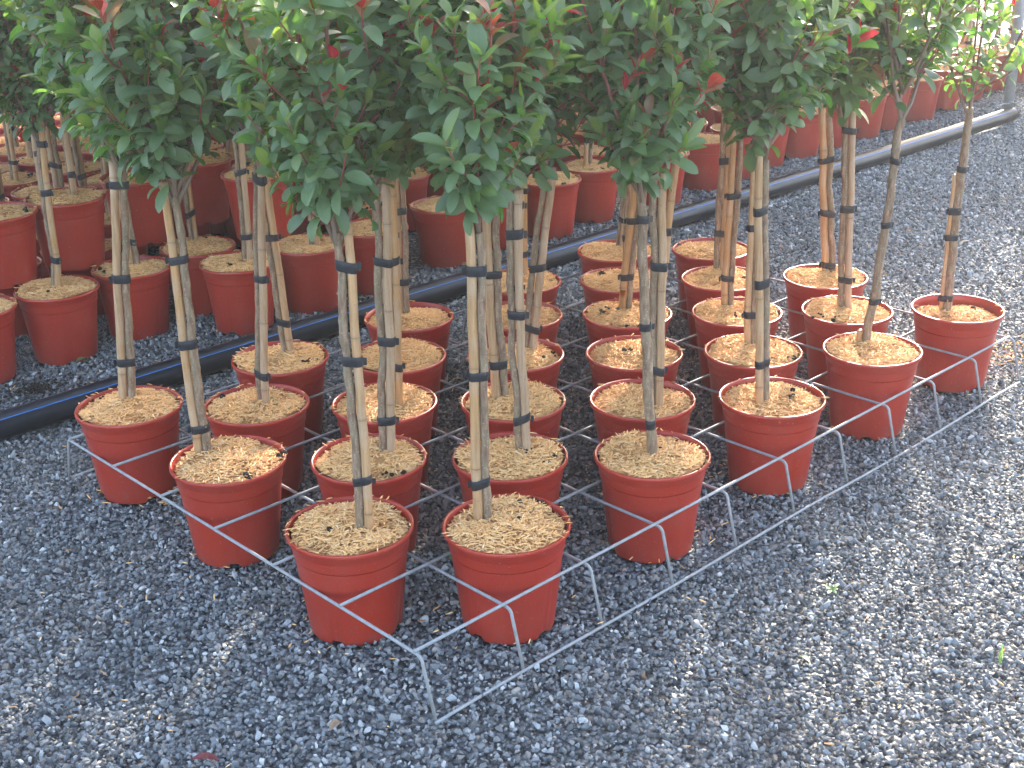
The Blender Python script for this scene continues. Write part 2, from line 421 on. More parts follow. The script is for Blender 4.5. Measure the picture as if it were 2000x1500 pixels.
def clod_mesh(seed, n=5):
    r = random.Random(seed); mb = MB()
    for _ in range(n):
        c = Vector((r.gauss(0, .009), r.gauss(0, .006), r.uniform(0, .004))); R = r.uniform(.003, .008)
        vs = []; fs = []
        for i in range(5):
            th = PI*i/4
            for k in range(7):
                a = 2*PI*k/7; q = R*r.uniform(.7, 1.25)
                vs.append(c + Vector((q*math.sin(th)*math.cos(a), q*math.sin(th)*math.sin(a), .7*q*math.cos(th))))
        for i in range(4):
            for k in range(7):
                a = i*7+k; b = i*7+(k+1) % 7; fs.append((a, a+7, b+7, b))
        mb.add(vs, fs)
    return mb.mesh('soil_clump', MAT['soil'], False)
CLODS = [clod_mesh(i, 3+i) for i in range(4)]

def weed_mesh(seed):
    r = random.Random(seed); mb = MB()
    for k in range(9):
        a = k*2.4; d = Vector((math.cos(a), math.sin(a), r.uniform(.3, 1.2))).normalized()
        leaf_geo(mb, Vector((0, 0, 0)), d, Vector((0, 0, 1)), r.uniform(.014, .028), .008, r.random(), .4, .3)
    return mb.mesh('weed', MAT['weed'])
WEEDS = [weed_mesh(3), weed_mesh(8)]

Rg = Vector((.72004, -.69393, 0)); Fg = Vector((.69393, .72004, 0))
def stem_path(base, lean, ztop, r, wob=.002, sway=.0):
    z0 = base.z - .02; n = 16; pts = []
    wx = wy = 0
    for i in range(n+1):
        z = z0 + (ztop-z0)*i/n
        wx += r.gauss(0, wob); wy += r.gauss(0, wob); wx *= .9; wy *= .9
        pts.append(Vector((base.x, base.y, z)) + lean*(z-base.z) + Vector((wx, wy, 0)))
    return pts
def at_z(pts, z):
    for a, b in zip(pts, pts[1:]):
        if a.z <= z <= b.z: return a.lerp(b, (z-a.z)/(b.z-a.z))
    return pts[-1] if z > pts[-1].z else pts[0]
def trunk_mesh(pts, rad, r):
    mb = MB(); n = len(pts)-1
    fine = []; rr = []
    for i in range(n):
        for k in range(4):
            f = k/4; fine.append(pts[i].lerp(pts[i+1], f)); rr.append(rad*(1.08-.18*(i+f)/n)*(1+r.gauss(0, .03)))
    fine.append(pts[-1]); rr.append(rad*.9)
    for q in range(5):
        i = r.randrange(6, len(rr)-4); rr[i] *= 1.13
    mb.tube(fine, rr, 10)
    for q in range(4):   # pruned side-shoot stubs
        i = r.randrange(8, len(fine)-6); a = r.random()*6.28
        d = Vector((math.cos(a), math.sin(a), .5)).normalized()
        mb.tube([fine[i], fine[i]+d*(rr[i]+.003)], [rad*.35, rad*.22], 6)
    return mb.mesh('trunk', MAT['bark'])
def cane_mesh(pts, rad, r):
    mb = MB(); L = [0]
    for a, b in zip(pts, pts[1:]): L.append(L[-1]+(b-a).length)
    tot = L[-1]
    def P(s):
        for i in range(len(pts)-1):
            if L[i+1] >= s: return pts[i].lerp(pts[i+1], (s-L[i])/(L[i+1]-L[i]))
        return pts[-1]
    nodes = []; s = r.uniform(.05, .16)
    while s < tot-.02: nodes.append(s); s += r.uniform(.17, .27)
    ss = [i*tot/14 for i in range(15)]; samp = [(q, 1., 0.) for q in ss]
    for nd in nodes:
        samp += [(nd-.008, 1, 0), (nd-.0045, 1.01, .15), (nd-.0022, 1.05, .15), (nd, .98, .9), (nd+.0016, 1.07, .3), (nd+.005, 1.03, .1), (nd+.010, 1., 0)]
    samp = sorted(x for x in samp if 0 <= x[0] <= tot)
    fp = [P(x[0]) for x in samp]; taper = [1.05-.12*x[0]/tot for x in samp]
    fp.append(fp[-1]-Vector((0, 0, .006))); 
    rads = [rad*x[1]*t for x, t in zip(samp, taper)]; rads.append(rad*.6)
    nv = [x[2] for x in samp] + [1.]
    mb.tube(fp, rads, 12, node=[v for v in nv for _ in range(12)])
    return mb.mesh('cane', MAT['cane'])
def tie_mesh(pa, pb, ra, rb, r, h=.017):
    """black band wrapped round trunk and cane together"""
    mb = MB(); ax = (pb-pa); ax.z = 0
    if ax.length < 1e-4: ax = Vector((1, 0, 0))
    ax.normalize(); sy = Vector((-ax.y, ax.x, 0)); pts = []
    for k in range(9):
        a = PI/2 + PI*k/8; pts.append(pa + (ax*math.cos(a) + sy*math.sin(a))*ra)
    for k in range(9):
        a = -PI/2 + PI*k/8; pts.append(pb + (ax*math.cos(a) + sy*math.sin(a))*rb)
    zc = (pa.z+pb.z)/2; n = len(pts); c = sum((Vector((p.x, p.y, 0)) for p in pts), Vector())/n
    vs = []; tilt = r.gauss(0, .15)
    for dz, off in ((-h/2, .0004), (-h/2+.001, .0012), (-.001, .0013), (0, .0018), (h/2-.001, .0018), (h/2, .0006)):
        for p in pts:
            o = Vector((p.x, p.y, 0))-c; vs.append(Vector((p.x, p.y, zc+dz+tilt*(o.dot(ax)))) + o.normalized()*off)
    fs = []
    for i in range(5):
        for k in range(n):
            a = i*n+k; b = i*n+(k+1) % n; fs.append((a, b, b+n, a+n))
    mb.add(vs, fs)
    # loose end of the tape
    e = pb + ax*(rb+.002) ; e.z = zc
    mb.add([e+Vector((0, 0, h*.4)), e-Vector((0, 0, h*.4)), e-Vector((0, 0, h*.45))+ax*.006+sy*.004, e+Vector((0, 0, h*.3))+ax*.007+sy*.004], [(0, 1, 2, 3)])
    return mb.mesh('tie', MAT['tie'])

def build_tree(loc, label, group, off, lean, ties, ztop, side, cane_top, crown, seed, clods=1, mulch=None, weed=None, crot=None, cscale=1., trad=.0085, crad=.0098, crown_tilt=0.):
    r = random.Random(seed)
    t = thing('potted_tree', label, 'potted tree', loc, group)
    po = link('pot', POT, t); po.rotation_euler.z = r.random()*6.28
    mi = mulch if mulch is not None else MULCH[seed % 5]
    mo = link('mulch', mi, t); mo.scale = (.955, .955, 1) if mi is MULCH_LOW else (1, 1, 1); mo.rotation_euler.z = r.random()*6.28
    base = Vector((off[0], off[1], .215))
    lv = Rg*lean + Fg*r.gauss(0, .01)
    tp = stem_path(base, lv, ztop, r, .0022)
    link('trunk', trunk_mesh(tp, trad, r), t)
    if side is not None:
        sv = (Rg*math.cos(side) - Fg*math.sin(side))*(trad+crad+.0005)
        cp = stem_path(base + sv*1.03, lv, cane_top, r, .0004)
        cp = [Vector((p.x*.35+(at_z(tp, p.z)+sv).x*.65, p.y*.35+(at_z(tp, p.z)+sv).y*.65, p.z)) for p in cp]
        link('cane', cane_mesh(cp, crad, r), t)
        for z in ties:
            if z > cane_top-.005: link('tie', tie_mesh(at_z(tp, z), at_z(tp, z)+Rg*.001, trad*1.05, trad*1.05, r), t)
            elif z < ztop-.005:
                link('tie', tie_mesh(at_z(tp, z), at_z(cp, z), trad*1.02, crad*1.02, r, r.uniform(.018, .022)), t)
    else:
        for z in ties: link('tie', tie_mesh(at_z(tp, z), at_z(tp, z)+Rg*.001, trad*1.05, trad*1.05, r), t)
    cr = link('crown', CROWNS[crown][0], t)
    cr.location = tp[-1] - Vector((0, 0, .01)); cr.rotation_euler = (lv.y*-.6, lv.x*.6, r.random()*6.28 if crot is None else crot); cr.scale = (cscale,)*3
    link('branches', CROWNS[crown][1], cr); link('young_leaves', CROWNS[crown][2], cr)
    spots = clods if isinstance(clods, list) else [None]*clods
    for k, sp_ in enumerate(spots):
        a, q = r.random()*6.28, r.uniform(.02, .105)
        x, y = q*math.cos(a), q*math.sin(a)
        if sp_: v_ = Rg*sp_[0] + Fg*sp_[1]; x, y = v_.x, v_.y
        c = link('soil_clump', CLODS[(seed+k) % 4], t); c.location = (x, y, (.2205 if mi is not MULCH_LOW else .2015) + .010*(1-(x*x+y*y)/.0149)); c.rotation_euler.z = r.random()*6.28
    if weed:
        w = link('weed', WEEDS[seed % 2], t); w.location = (weed[0], weed[1], .224)
    return t

# ------------------------------------------------------------------ the 30 trees standing in the wire rack
# (row, column): offset x, offset y, lean, tie heights
ST = {
    (1,2): (-0.008,0.043,0.005,[0.303, 0.536, 0.749]), (2,1): (0.007,-0.025,0.007,[0.331, 0.586, 0.775]),
    (4,1): (-0.006,0.076,-0.013,[0.281, 0.486, 0.679]), (6,1): (0.020,0.025,0.091,[0.331, 0.546, 0.774]),
    (5,2): (0.010,0.000,0.070,[0.302, 0.548, 0.787]), (6,3): (0.021,0.016,-0.039,[0.316, 0.553]),
    (3,2): (0.036,-0.002,0.043,[0.307, 0.494, 0.676]), (4,3): (0.006,-0.025,0.022,[0.327, 0.591]),
    (6,5): (0.008,0.017,0.020,[0.326, 0.534]), (5,4): (-0.025,0.023,0.041,[0.364, .56]),
    (2,3): (0.029,0.004,-0.016,[0.308, 0.553, 0.734]), (3,4): (-0.008,0.021,-0.030,[0.316, 0.546]),
    (4,5): (0.046,0.008,0.114,[0.283, 0.454]), (5,6): (-0.018,0.010,0.031,[.31, .55]), (6,7): (0.042,0.047,0.011,[0.293, .5]),
    (1,4): (-0.008,-0.002,-0.035,[0.306, 0.53, 0.765]), (2,5): (-0.017,-0.042,-0.007,[0.318, 0.578]),
    (3,6): (0.013,-0.031,0.098,[.33, 0.562]), (4,7): (0.040,0.027,0.087,[0.321, 0.489]), (5,8): (0.046,0.018,0.009,[0.342, .56]),
    (6,9): (0.038,0.030,0.075,[0.32, .54]), (1,6): (-0.029,-0.003,-0.052,[0.326, 0.527, 0.702]), (2,7): (0.050,0.030,-0.014,[0.307, 0.548]),
    (3,8): (0.015,0.032,0.000,[0.316, 0.561]), (4,9): (0.049,0.063,0.024,[0.348, 0.578]), (5,10): (0.099,0.027,0.009,[0.347, 0.509]),
    (1,8): (0.026,0.041,0.077,[0.344, 0.554, 0.72]), (2,9): (0.004,0.022,-0.056,[0.31, 0.52, 0.741]),
    (3,10): (0.053,0.010,-0.094,[0.249, 0.416, 0.582]), (1,10): (0.009,0.036,-0.002,[0.246, 0.427, 0.504, 0.624])}
# which side of the trunk the cane stands on (0 = right, pi = left, seen from the front), and how high it reaches
SIDE = {(1,2): (PI, .84), (2,1): (.15, .86), (4,1): (PI-.1, .85), (6,1): (PI-.3, .85), (5,2): (.6, .84), (6,3): (0, .80), (3,2): (.1, .86), (4,3): (0, .80),
        (6,5): (PI, .70), (5,4): (0, .8), (2,3): (.2, .83), (3,4): (PI, .8), (4,5): (0, .72), (5,6): (0, .8), (6,7): (0, .8), (1,4): (-1.4, .44), (2,5): (.1, .80),
        (3,6): (.1, .85), (4,7): (PI, .8), (5,8): (.3, .85), (6,9): (.8, .8), (1,6): (PI-.6, .86), (2,7): (PI-.1, .8), (3,8): (PI, .8), (4,9): (.2, .8), (5,10): (0, .8),
        (1,8): (PI, .262), (2,9): (.2, .83), (3,10): (PI, .82), (1,10): (PI, .61)}
LAB = {
    (2,1): 'potted tree with a cane right of its trunk, left of the two frontmost red pots',
    (1,2): 'potted tree on paired trunk and cane, right of the two frontmost red pots',
    (4,1): 'potted tree directly left of the frontmost left pot, thick paired stems leaning left',
    (6,1): 'leftmost potted tree in the wire rack, nearest the left end of the pipe',
    (3,2): 'potted tree right behind the frontmost left pot, cane tied in front of trunk',
    (5,2): 'potted tree with broad bamboo cane and small weeds, diagonally behind the leftmost rack pot',
    (6,3): 'potted tree by the pipe with a left-leaning cane, behind the weedy broad-caned one',
    (2,3): 'potted tree directly behind the frontmost right pot, soil clumps at the mulch edge',
    (4,3): 'potted tree second pot in the slanting line behind the frontmost left one',
    (5,4): 'potted tree third pot in the slanting line behind the frontmost left one',
    (6,5): 'potted tree fourth pot behind the frontmost left one, close against the black pipe',
    (3,4): 'potted tree with green weed on mulch, second pot behind the frontmost right one',
    (4,5): 'potted tree with stems leaning right, third pot behind the frontmost right one',
    (5,6): 'potted tree fourth pot behind the frontmost right one, mostly hidden by nearer stems',
    (6,7): 'potted tree fifth pot behind the frontmost right one, by the pipe',
    (1,4): 'potted tree with a single bare trunk in front, right of the frontmost right pot',
    (2,5): 'potted tree right behind the front pot that has a single bare trunk',
    (3,6): 'potted tree with right-leaning cane, second pot behind the front single-trunk one',
    (4,7): 'potted tree third pot behind the front single-trunk one',
    (5,8): 'potted tree fourth pot behind the front single-trunk one',
    (6,9): 'potted tree next to the pipe, fifth pot behind the front single-trunk one',
    (1,6): 'potted tree with black soil lump on mulch, middle pot along the right-hand rack edge',
    (2,7): 'potted tree right behind the middle pot of the right-hand rack edge',
    (3,8): 'potted tree second pot behind the middle one of the right-hand rack edge',
    (4,9): 'potted tree third pot behind the middle one of the right-hand rack edge',
    (5,10): 'potted tree farthest back in the rack, at its far end nearest the pipe',
    (1,8): 'potted tree with a right-leaning trunk and short cane stub, next to the far right pot',
    (2,9): 'potted tree with an orange-brown cane, right behind the pot with the right-leaning trunk',
    (3,10): 'potted tree with thin twin stems, at the far end of rack behind the orange-brown cane',
    (1,10): 'far right potted tree in the rack, mulch sunk below its rim, sparse forked crown'}
WEED = {(5,2): (.03, -.02), (3,4): (.035, -.03), (1,6): (.02, .01)}
LOWS = {(1,10)}
CLUMPS = {(1,6): [(.05, .0)], (2,3): [(.085, -.035), (.04, .01), (.088, -.02)], (4,1): [(.06, -.085), (.11, .02)], (6,1): [(-.10, .05)], (1,10): [(.045, .02)], (2,1): [(-.03, .0), (-.02, -.01)],
          (1,2): [(.01, .09), (.03, .085), (.02, -.02), (.06, .1)], (5,2): [(-.095, .06)], (6,3): [(.09, -.03), (.08, -.04)], (3,6): [(-.01, .0)], (2,7): [(.08, -.06)], (2,9): [(-.09, -.05), (-.05, -.07)],
          (4,7): [(-.05, .03), (-.07, .0), (0, -.1), (.01, -.095)], (5,10): [(-.1, .07)], (3,2): [(.06, -.085)], (1,4): [(.01, .02)], (3,4): [(-.09, .04)], (1,8): []}
for i, key in enumerate(sorted(ST)):
    (ii, jj) = key; ox, oy, le, ties = ST[key]; sd_, ct = SIDE[key]
    rr = random.Random(i*7+3)
    build_tree(((jj-.5)*CELL, (ii-.5)*CELLY, 0), LAB[key], 'potted trees standing in the wire rack', (ox, oy), le, ties, rr.uniform(.775, .82) + (.02 if ii == 1 and jj > 4 else 0) + (.035 if ii+jj <= 5 else 0), sd_, ct,
               {(1, 10): 10, (1, 8): 11, (3, 10): 11, (6, 1): 4, (4, 1): 9}.get(key, i % 10), 40+i, clods=CLUMPS.get(key, i % 2), mulch=MULCH_LOW if key in LOWS else None, weed=WEED.get(key), cscale=rr.uniform(1.0, 1.12) if key != (1, 10) else .86,
               trad={(1, 10): .0118, (1, 8): .0112, (1, 4): .0108, (2, 9): .009}.get(key, rr.uniform(.0078, .0098)), crad={(1, 10): .0058, (1, 8): .0075}.get(key, rr.uniform(.0088, .0112)))

# ------------------------------------------------------------------ wire rack
def wire(name, pts, parent, rad=.0034):
    mb = MB(); mb.tube(pts, rad, 8); return link(name, mb.mesh(name, MAT['wire']), parent)
rack = thing('wire_rack', 'galvanised wire grid rack on short bent legs holding the pots upright on gravel', 'rack', (0, 0, 0))
NX, NY, SPL = 10, 6, .045
for i in range(NY+1):
    y = i*CELLY; wob = rng.uniform(-.0015, .0015)
    pts = [Vector((x*CELL*.5 - (.004 if x == 0 else 0), y, HW+.0031+wob*math.sin(x*1.3))) for x in range(2*NX+1)]
    wire('long_wire', pts, rack)
for j in range(NX+1):
    x = j*CELL; pts = []
    def leg(sgn, y0):
        out = []; b = .016
        for k in range(6):
            a = (PI/2)*(k/5); out.append(Vector((x, y0 + sgn*b*math.sin(a), HW-.0031 - b*(1-math.cos(a)))))
        out.append(Vector((x, y0+sgn*(SPL+.001), .004))); return out
    a = leg(-1, -.002); b = leg(1, NY*CELLY+.002)
    pts = a[::-1] + [Vector((x, k*CELLY, HW-.0031)) for k in range(NY+1)] + b
    wire('cross_wire', pts, rack)
for y in (-SPL-.008, NY*CELLY+SPL+.008):
    pts = [Vector((NX*CELL*k/40-.006, y+.003*math.sin(k*.19), .0060+.0030*math.sin(k*.34+.9))) for k in range(41)]
    wire('base_rail', pts, rack)

# ------------------------------------------------------------------ black pipe, post
PY, PR = 1.775, .039
pipe = thing('water_pipe', 'long black plastic pipe with a thin blue stripe lying on gravel behind the rack', 'pipe', (0, PY, PR))
xs = [-1.2+7.0*k/60 for k in range(61)]
cen = [Vector((x, .006*math.sin(x*1.1), .002*math.sin(x*2.3))) for x in xs]
mb = MB(); mb.tube(cen, PR, 28); link('pipe_body', mb.mesh('pipe_body', MAT['pipe']), pipe)
mb = MB(); vs = []; fs = []
for i, c in enumerate(cen):
    for k, (a, q) in enumerate(((math.radians(131), 0), (math.radians(131), .0008), (math.radians(135), .0008), (math.radians(135), 0))):
        vs.append(c + Vector((0, math.cos(a), math.sin(a)))*(PR-.0005+q*1.6))
for i in range(len(cen)-1):
    for k in range(4):
        a = i*4+k; b = i*4+(k+1) % 4; fs.append((a, b, b+4, a+4))
mb.add(vs, fs); link('blue_stripe', mb.mesh('blue_stripe', MAT['stripe']), pipe)

post = thing('steel_post', 'galvanised round steel post at the far right end of the pipe', 'post', (5.80, 1.80, 0))
mb = MB(); mb.tube([(0, 0, -.05), (0, 0, 1.2), (.004, 0, 2.6)], .028, 20); link('post_tube', mb.mesh('post_tube', MAT['steel']), post)
mb = MB()
mb.tube([(.031*math.cos(a), .031*math.sin(a), .10+.012*math.sin(a*2)) for a in [k*.45 for k in range(17)]], .0028, 6)
mb.tube([(-.025, -.02, .10), (-.12, -.03, .115), (-.2, -.02, .11)], .0028, 6); mb.tube([(.02, -.028, .10), (.05, -.06, .09), (.06, -.05, .085)], .0028, 6)
link('wire_tie', mb.mesh('wire_tie', MAT['wire']), post)

# ------------------------------------------------------------------ the crowded bed behind the pipe
protos = []
def copy_tree(src, loc, label, group, rot):
    t = src.copy(); C.objects.link(t); t.location = loc; t.rotation_euler = (0, 0, rot); t['label'] = label; t['group'] = group
    for ch in list(src.children):
        c = ch.copy(); C.objects.link(c); c.parent = t
        for g in list(ch.children):
            d = g.copy(); C.objects.link(d); d.parent = c
    return t
front = [(.16, 2.27), (.43, 2.26), (.705, 2.285), (.98, 2.07), (1.26, 2.07), (1.545, 2.07), (1.93, 2.12), (2.21, 2.14), (2.486, 2.105), (2.77, 2.137), (3.16, 2.09), (3.51, 2.12), (3.80, 2.15),
         (4.075, 2.19), (4.354, 2.18), (4.652, 2.19), (4.956, 2.20), (5.25, 2.23), (5.557, 2.22), (5.95, 2.28), (6.3, 2.32), (6.65, 2.36), (7.0, 2.40), (7.31, 2.43)]
raised = [(.06, 2.52), (.353, 2.453), (.60, 2.47), (.907, 2.55), (1.22, 2.275), (1.19, 2.63), (1.50, 2.30), (3.36, 2.36)]
second = [(.985, 2.335), (1.72, 2.38), (2.98, 2.36), (2.56, 2.85), (3.72, 2.43), (4.2, 2.46), (4.5, 2.46), (4.8, 2.48), (5.1, 2.5), (5.4, 2.5), (5.75, 2.54)]
deep = []
taken = front + second
for k in range(9):
    y = 2.64 + .29*k
    xmin = .1 + .5*(y-2.1) - .25; xmax = 6.8 if y < 3.3 else (4.7 if y < 4.1 else 3.4)
    x = xmin + (.145 if k % 2 else 0)
    while x < xmax:
        p = (x + rng.uniform(-.012, .012), y + rng.uniform(-.012, .012))
        if all(math.hypot(p[0]-q[0], p[1]-q[1]) > .262 for q in taken) and all(math.hypot(p[0]-q[0], p[1]-q[1]) > .15 for q in raised):
            deep.append(p)
        x += .29
ORD = ['first', 'second', 'third', 'fourth', 'fifth', 'sixth', 'seventh', 'eighth', 'ninth', 'tenth', 'eleventh', 'twelfth', 'thirteenth', 'fourteenth', 'fifteenth', 'sixteenth', 'seventeenth', 'eighteenth', 'nineteenth', 'twentieth', 'twenty-first', 'twenty-second', 'twenty-third', 'twenty-fourth']
jobs = []
for k, (x, y) in enumerate(front):
    jobs.append((x, y, 0, f'potted tree {ORD[k]} from left in the pot row just behind the pipe', 'potted trees in the row along the far side of the pipe'))
for k, (x, y) in enumerate(raised):
    lab = f'{ORD[k]} from left of the potted trees raised on other pots behind the pipe'
    jobs.append((x, y, .226, lab, 'potted trees standing raised on other pots'))
for x, y in second + deep:
    jobs.append((x, y, 0, 'crowded potted tree deep in the bed behind the pipe, half hidden by nearer ones', 'crowded potted trees deep in the rear bed'))
for n, (x, y, z, lab, grp) in enumerate(jobs):
    if n < 10:
        rr = random.Random(900+n)
        t = build_tree((x, y, z), lab, grp, (rr.gauss(0, .015), rr.gauss(0, .015)), [-.06, .05, -.04, .03, .0, .07, -.02, .02, -.05, .04][n],
                       [rr.uniform(.29, .34), rr.uniform(.51, .57), rr.uniform(.66, .69)], rr.uniform(.70, .755), rr.choice([0, PI, .4, PI-.3]), rr.uniform(.76, .84), n % 10, 300+n, clods=1, cscale=rr.uniform(1.02, 1.15))
        protos.append(t)
    else:
        copy_tree(protos[rng.randrange(10)], (x, y, z), lab, grp, rng.choice([0, 2*PI/3, 4*PI/3, PI, PI/2]) + rng.uniform(-.3, .3))

# ------------------------------------------------------------------ dark evergreen shrubs beyond the gravel
def shrub_meshes(seed):
    r = random.Random(seed); lf = MB(); st = MB()
    for q in range(14):
        a = r.random()*6.28; e = r.uniform(.3, .75); p = Vector((r.gauss(0, .1), r.gauss(0, .1), 0))
        tipp = p + Vector((math.cos(a)*e*.6, math.sin(a)*e*.6, r.uniform(.9, 1.9)))
        st.tube([p, p.lerp(tipp, .5)+Vector((0, 0, .1)), tipp], [.018, .012, .004], 6)
    for q in range(3200):
        a = r.random()*6.28; z = r.uniform(.05, 1.9); rad = (.62-.12*abs(z-.9))*math.sqrt(r.uniform(.15, 1))
        p = Vector((rad*math.cos(a), rad*math.sin(a), z))
        d = Vector((math.cos(a)+r.gauss(0, .6), math.sin(a)+r.gauss(0, .6), r.gauss(.1, .6))).normalized()
        leaf_geo(lf, p, d, Vector((r.gauss(0, .4), r.gauss(0, .4), 1)).normalized(), r.uniform(.06, .10), r.uniform(.028, .042), r.random(), .4, .25)
    return lf.mesh('foliage', MAT['hedge']), st.mesh('stems', MAT['bark'])
SH = [shrub_meshes(5), shrub_meshes(9)]
for k in range(12):
    x = 2.6 + k*.95; y = 8.7 + rng.uniform(-.2, .2) - .25*max(0, k-3)
    s = thing('evergreen_shrub', 'one of the dark evergreen shrubs beyond the gravel behind the potted trees', 'shrub', (x, y, 0), 'evergreen shrubs beyond the gravel')
    f, b = SH[k % 2]
    for nm, me in (('foliage', f), ('stems', b)):
        o = link(nm, me, s); o.rotation_euler.z = rng.random()*6.28; o.scale = (1.1, 1.1, rng.uniform(.9, 1.2))
for k, (x, y, lab) in enumerate(((6.75, 1.75, 'dark low shrub just right of the steel post'),)):
    s = thing('low_shrub', lab, 'shrub', (x, y, 0)); f, b = SH[k]
    for nm, me in (('foliage', f), ('stems', b)):
        o = link(nm, me, s); o.scale = (.55, .55, .3)

# ------------------------------------------------------------------ loose gravel stones
def gravel():
    protos_ = []
    import bmesh
    for k in range(18):
        bm = bmesh.new()
        r = random.Random(k)
        for _ in range(13 if k < 12 else 9):
            v = Vector((r.gauss(0, 1), r.gauss(0, 1), r.gauss(0, 1))).normalized()
            bm.verts.new((v.x*r.uniform(.85, 1.15), v.y*r.uniform(.6, .85), v.z*r.uniform(.45, .65)))
        bmesh.ops.convex_hull(bm, input=bm.verts)
        loose = [v for v in bm.verts if not v.link_faces]
        for v in loose: bm.verts.remove(v)
        bmesh.ops.triangulate(bm, faces=bm.faces)
        bm.verts.index_update()
        protos_.append((np.array([v.co for v in bm.verts], dtype=np.float32), np.array([[v.index for v in f.verts] for f in bm.faces], dtype=np.int32)))
        bm.free()
    # candidate positions: jittered, denser near the camera
    P = []; 
    def fill(x0, x1, y0, y1, sp, cond):
        nx, ny = int((x1-x0)/sp), int((y1-y0)/sp)
        gx, gy = np.meshgrid(np.arange(nx), np.arange(ny)); n = nx*ny
        x = x0 + (gx.ravel() + NR.uniform(-.55, .55, n))*sp; y = y0 + (gy.ravel() + NR.uniform(-.55, .55, n))*sp
        m = cond(x, y); P.append(np.stack([x[m], y[m], np.full(m.sum(), sp)], 1))
    Fh = np.array([F.x, F.y, F.z]); Rr = np.array([RV.x, RV.y, RV.z]); Uu = np.array([UV.x, UV.y, UV.z])
    def depth(x, y):
        d = np.stack([x-CAM[0], y-CAM[1], np.full_like(x, -CAM[2])], 1)
        w = d @ Fh; u = (d @ Rr)/w*2578.3; v = (d @ Uu)/w*2578.3
        inside = (w > .3) & (np.abs(u) < 1180) & (v > -900) & (v < 900)
        return w, inside
    def near(x, y): w, i = depth(x, y); return i & (w < 4.6)
    def far(x, y): w, i = depth(x, y); return i & (w >= 4.6) & (w < 9.5) & ((y < 2.15) | (y > 5.2) | (x > 6.6))
    fill(-2, 5, -2.2, 4, .0103, near)
    fill(0, 11, -1.5, 9, .0135, far)
    P_ = np.concatenate(P); 
    # nothing inside the pots' feet
    for (ii, jj) in ST:
        d2 = (P_[:, 0]-(jj-.5)*CELL)**2 + (P_[:, 1]-(ii-.5)*CELLY)**2; P_ = P_[d2 > .0945**2]
    P_ = P_[~((np.abs(P_[:, 1]-PY) < .028) & (P_[:, 0] < 5.8))]
    n = len(P_); kind = NR.integers(0, len(protos_), n)
    size = P_[:, 2]*np.where(NR.random(n) < .22, NR.lognormal(-.55, .2, n), NR.lognormal(.0, .27, n))
    Vs = []; Fs = []; T = []; Hh = []; base = 0
    q = NR.normal(size=(n, 4)); q[:, 1:3] *= .55; q /= np.linalg.norm(q, axis=1, keepdims=True)
    w, x, y, z = q.T
    Rm = np.stack([1-2*(y*y+z*z), 2*(x*y-z*w), 2*(x*z+y*w), 2*(x*y+z*w), 1-2*(x*x+z*z), 2*(y*z-x*w), 2*(x*z-y*w), 2*(y*z+x*w), 1-2*(x*x+y*y)], 1).reshape(n, 3, 3).astype(np.float32)
    px, py = P_[:, 0], P_[:, 1]
    und = .004*np.sin(px*5.1+1)*np.cos(py*4.3) + .003*np.sin(px*13+py*9)
    zc = und + NR.uniform(-.006, .004, n)
    tone = np.clip(NR.normal(.42, .22, n) + .07*np.sin(px*2.3+.5)*np.sin(py*2.9) , 0, 1); tone[NR.random(n) < .012] = NR.uniform(.9, 1)
    hue = NR.random(n)
    for k, (pv, pf) in enumerate(protos_):
        idx = np.nonzero(kind == k)[0]; m = len(idx)
        if not m: continue
        v = np.einsum('mij,vj->mvi', Rm[idx], pv)*size[idx, None, None]*.62
        v += np.stack([px[idx], py[idx], zc[idx]], 1)[:, None, :]
        nv = len(pv)
        Vs.append(v.reshape(-1, 3).astype(np.float32)); T.append(np.repeat(tone[idx], nv)); Hh.append(np.repeat(hue[idx], nv))
        Fs.append((pf[None] + (np.arange(m)*nv)[:, None, None] + base).reshape(-1)); base += m*nv
    V = np.concatenate(Vs); fl = np.concatenate(Fs).astype(np.int32)
    me = mesh_np('gravel_stones', V, fl, np.arange(0, len(fl), 3, dtype=np.int32), MAT['stone'], False, {'tone': np.concatenate(T), 'hue': np.concatenate(Hh)})
    print('gravel stones', n, 'tris', len(fl)//3)
    return me
tag(link('gravel_stones', gravel(), kind='stuff'), 'loose blue-grey gravel chippings covering the yard', 'gravel')

# ------------------------------------------------------------------ small things on the gravel
def fallen(name, label, loc, mat, L, rotz, cat='leaf', tone=.5):
    mb = MB(); d = Vector((math.cos(rotz), math.sin(rotz), .12)).normalized()
    leaf_geo(mb, Vector((0, 0, 0)), d, Vector((.1, 0, 1)).normalized(), L, L*.42, tone, .5, .5)
    o = link(name, mb.mesh(name, mat)); o.location = loc; return tag(o, label, cat)
fallen('fallen_leaf', 'pale green fallen leaf on gravel at the foot of a back-row pot', (.40, 2.135, .016), MAT['weed'], .055, .3)
fallen('fallen_leaf', 'curled green fallen leaf on the open gravel at lower right', (.624, -.432, .014), MAT['weed'], .034, 1.2)
fallen('fallen_leaf', 'dark red fallen leaf on gravel at the bottom edge', (-.38, .17, .014), MAT['dead_red'], .05, -.6)
fallen('fallen_leaf', 'tan dry leaf on gravel in front of the rack, bottom centre', (-.16, .061, .014), MAT['dead'], .045, .4)
sp = MB()
for k in range(5):
    a = k*1.3; d = Vector((.25*math.cos(a), .25*math.sin(a), 1)).normalized()
    leaf_geo(sp, Vector((0, 0, 0)), d, Vector((math.cos(a), math.sin(a), .2)), .028+.008*k, .0035, .6, .4, .2)
o = link('grass_sprout', sp.mesh('grass_sprout', MAT['weed'])); o.location = (.887, -.689, .0); tag(o, 'upright bright green grass sprout in the gravel near the right edge of the photo', 'weed')
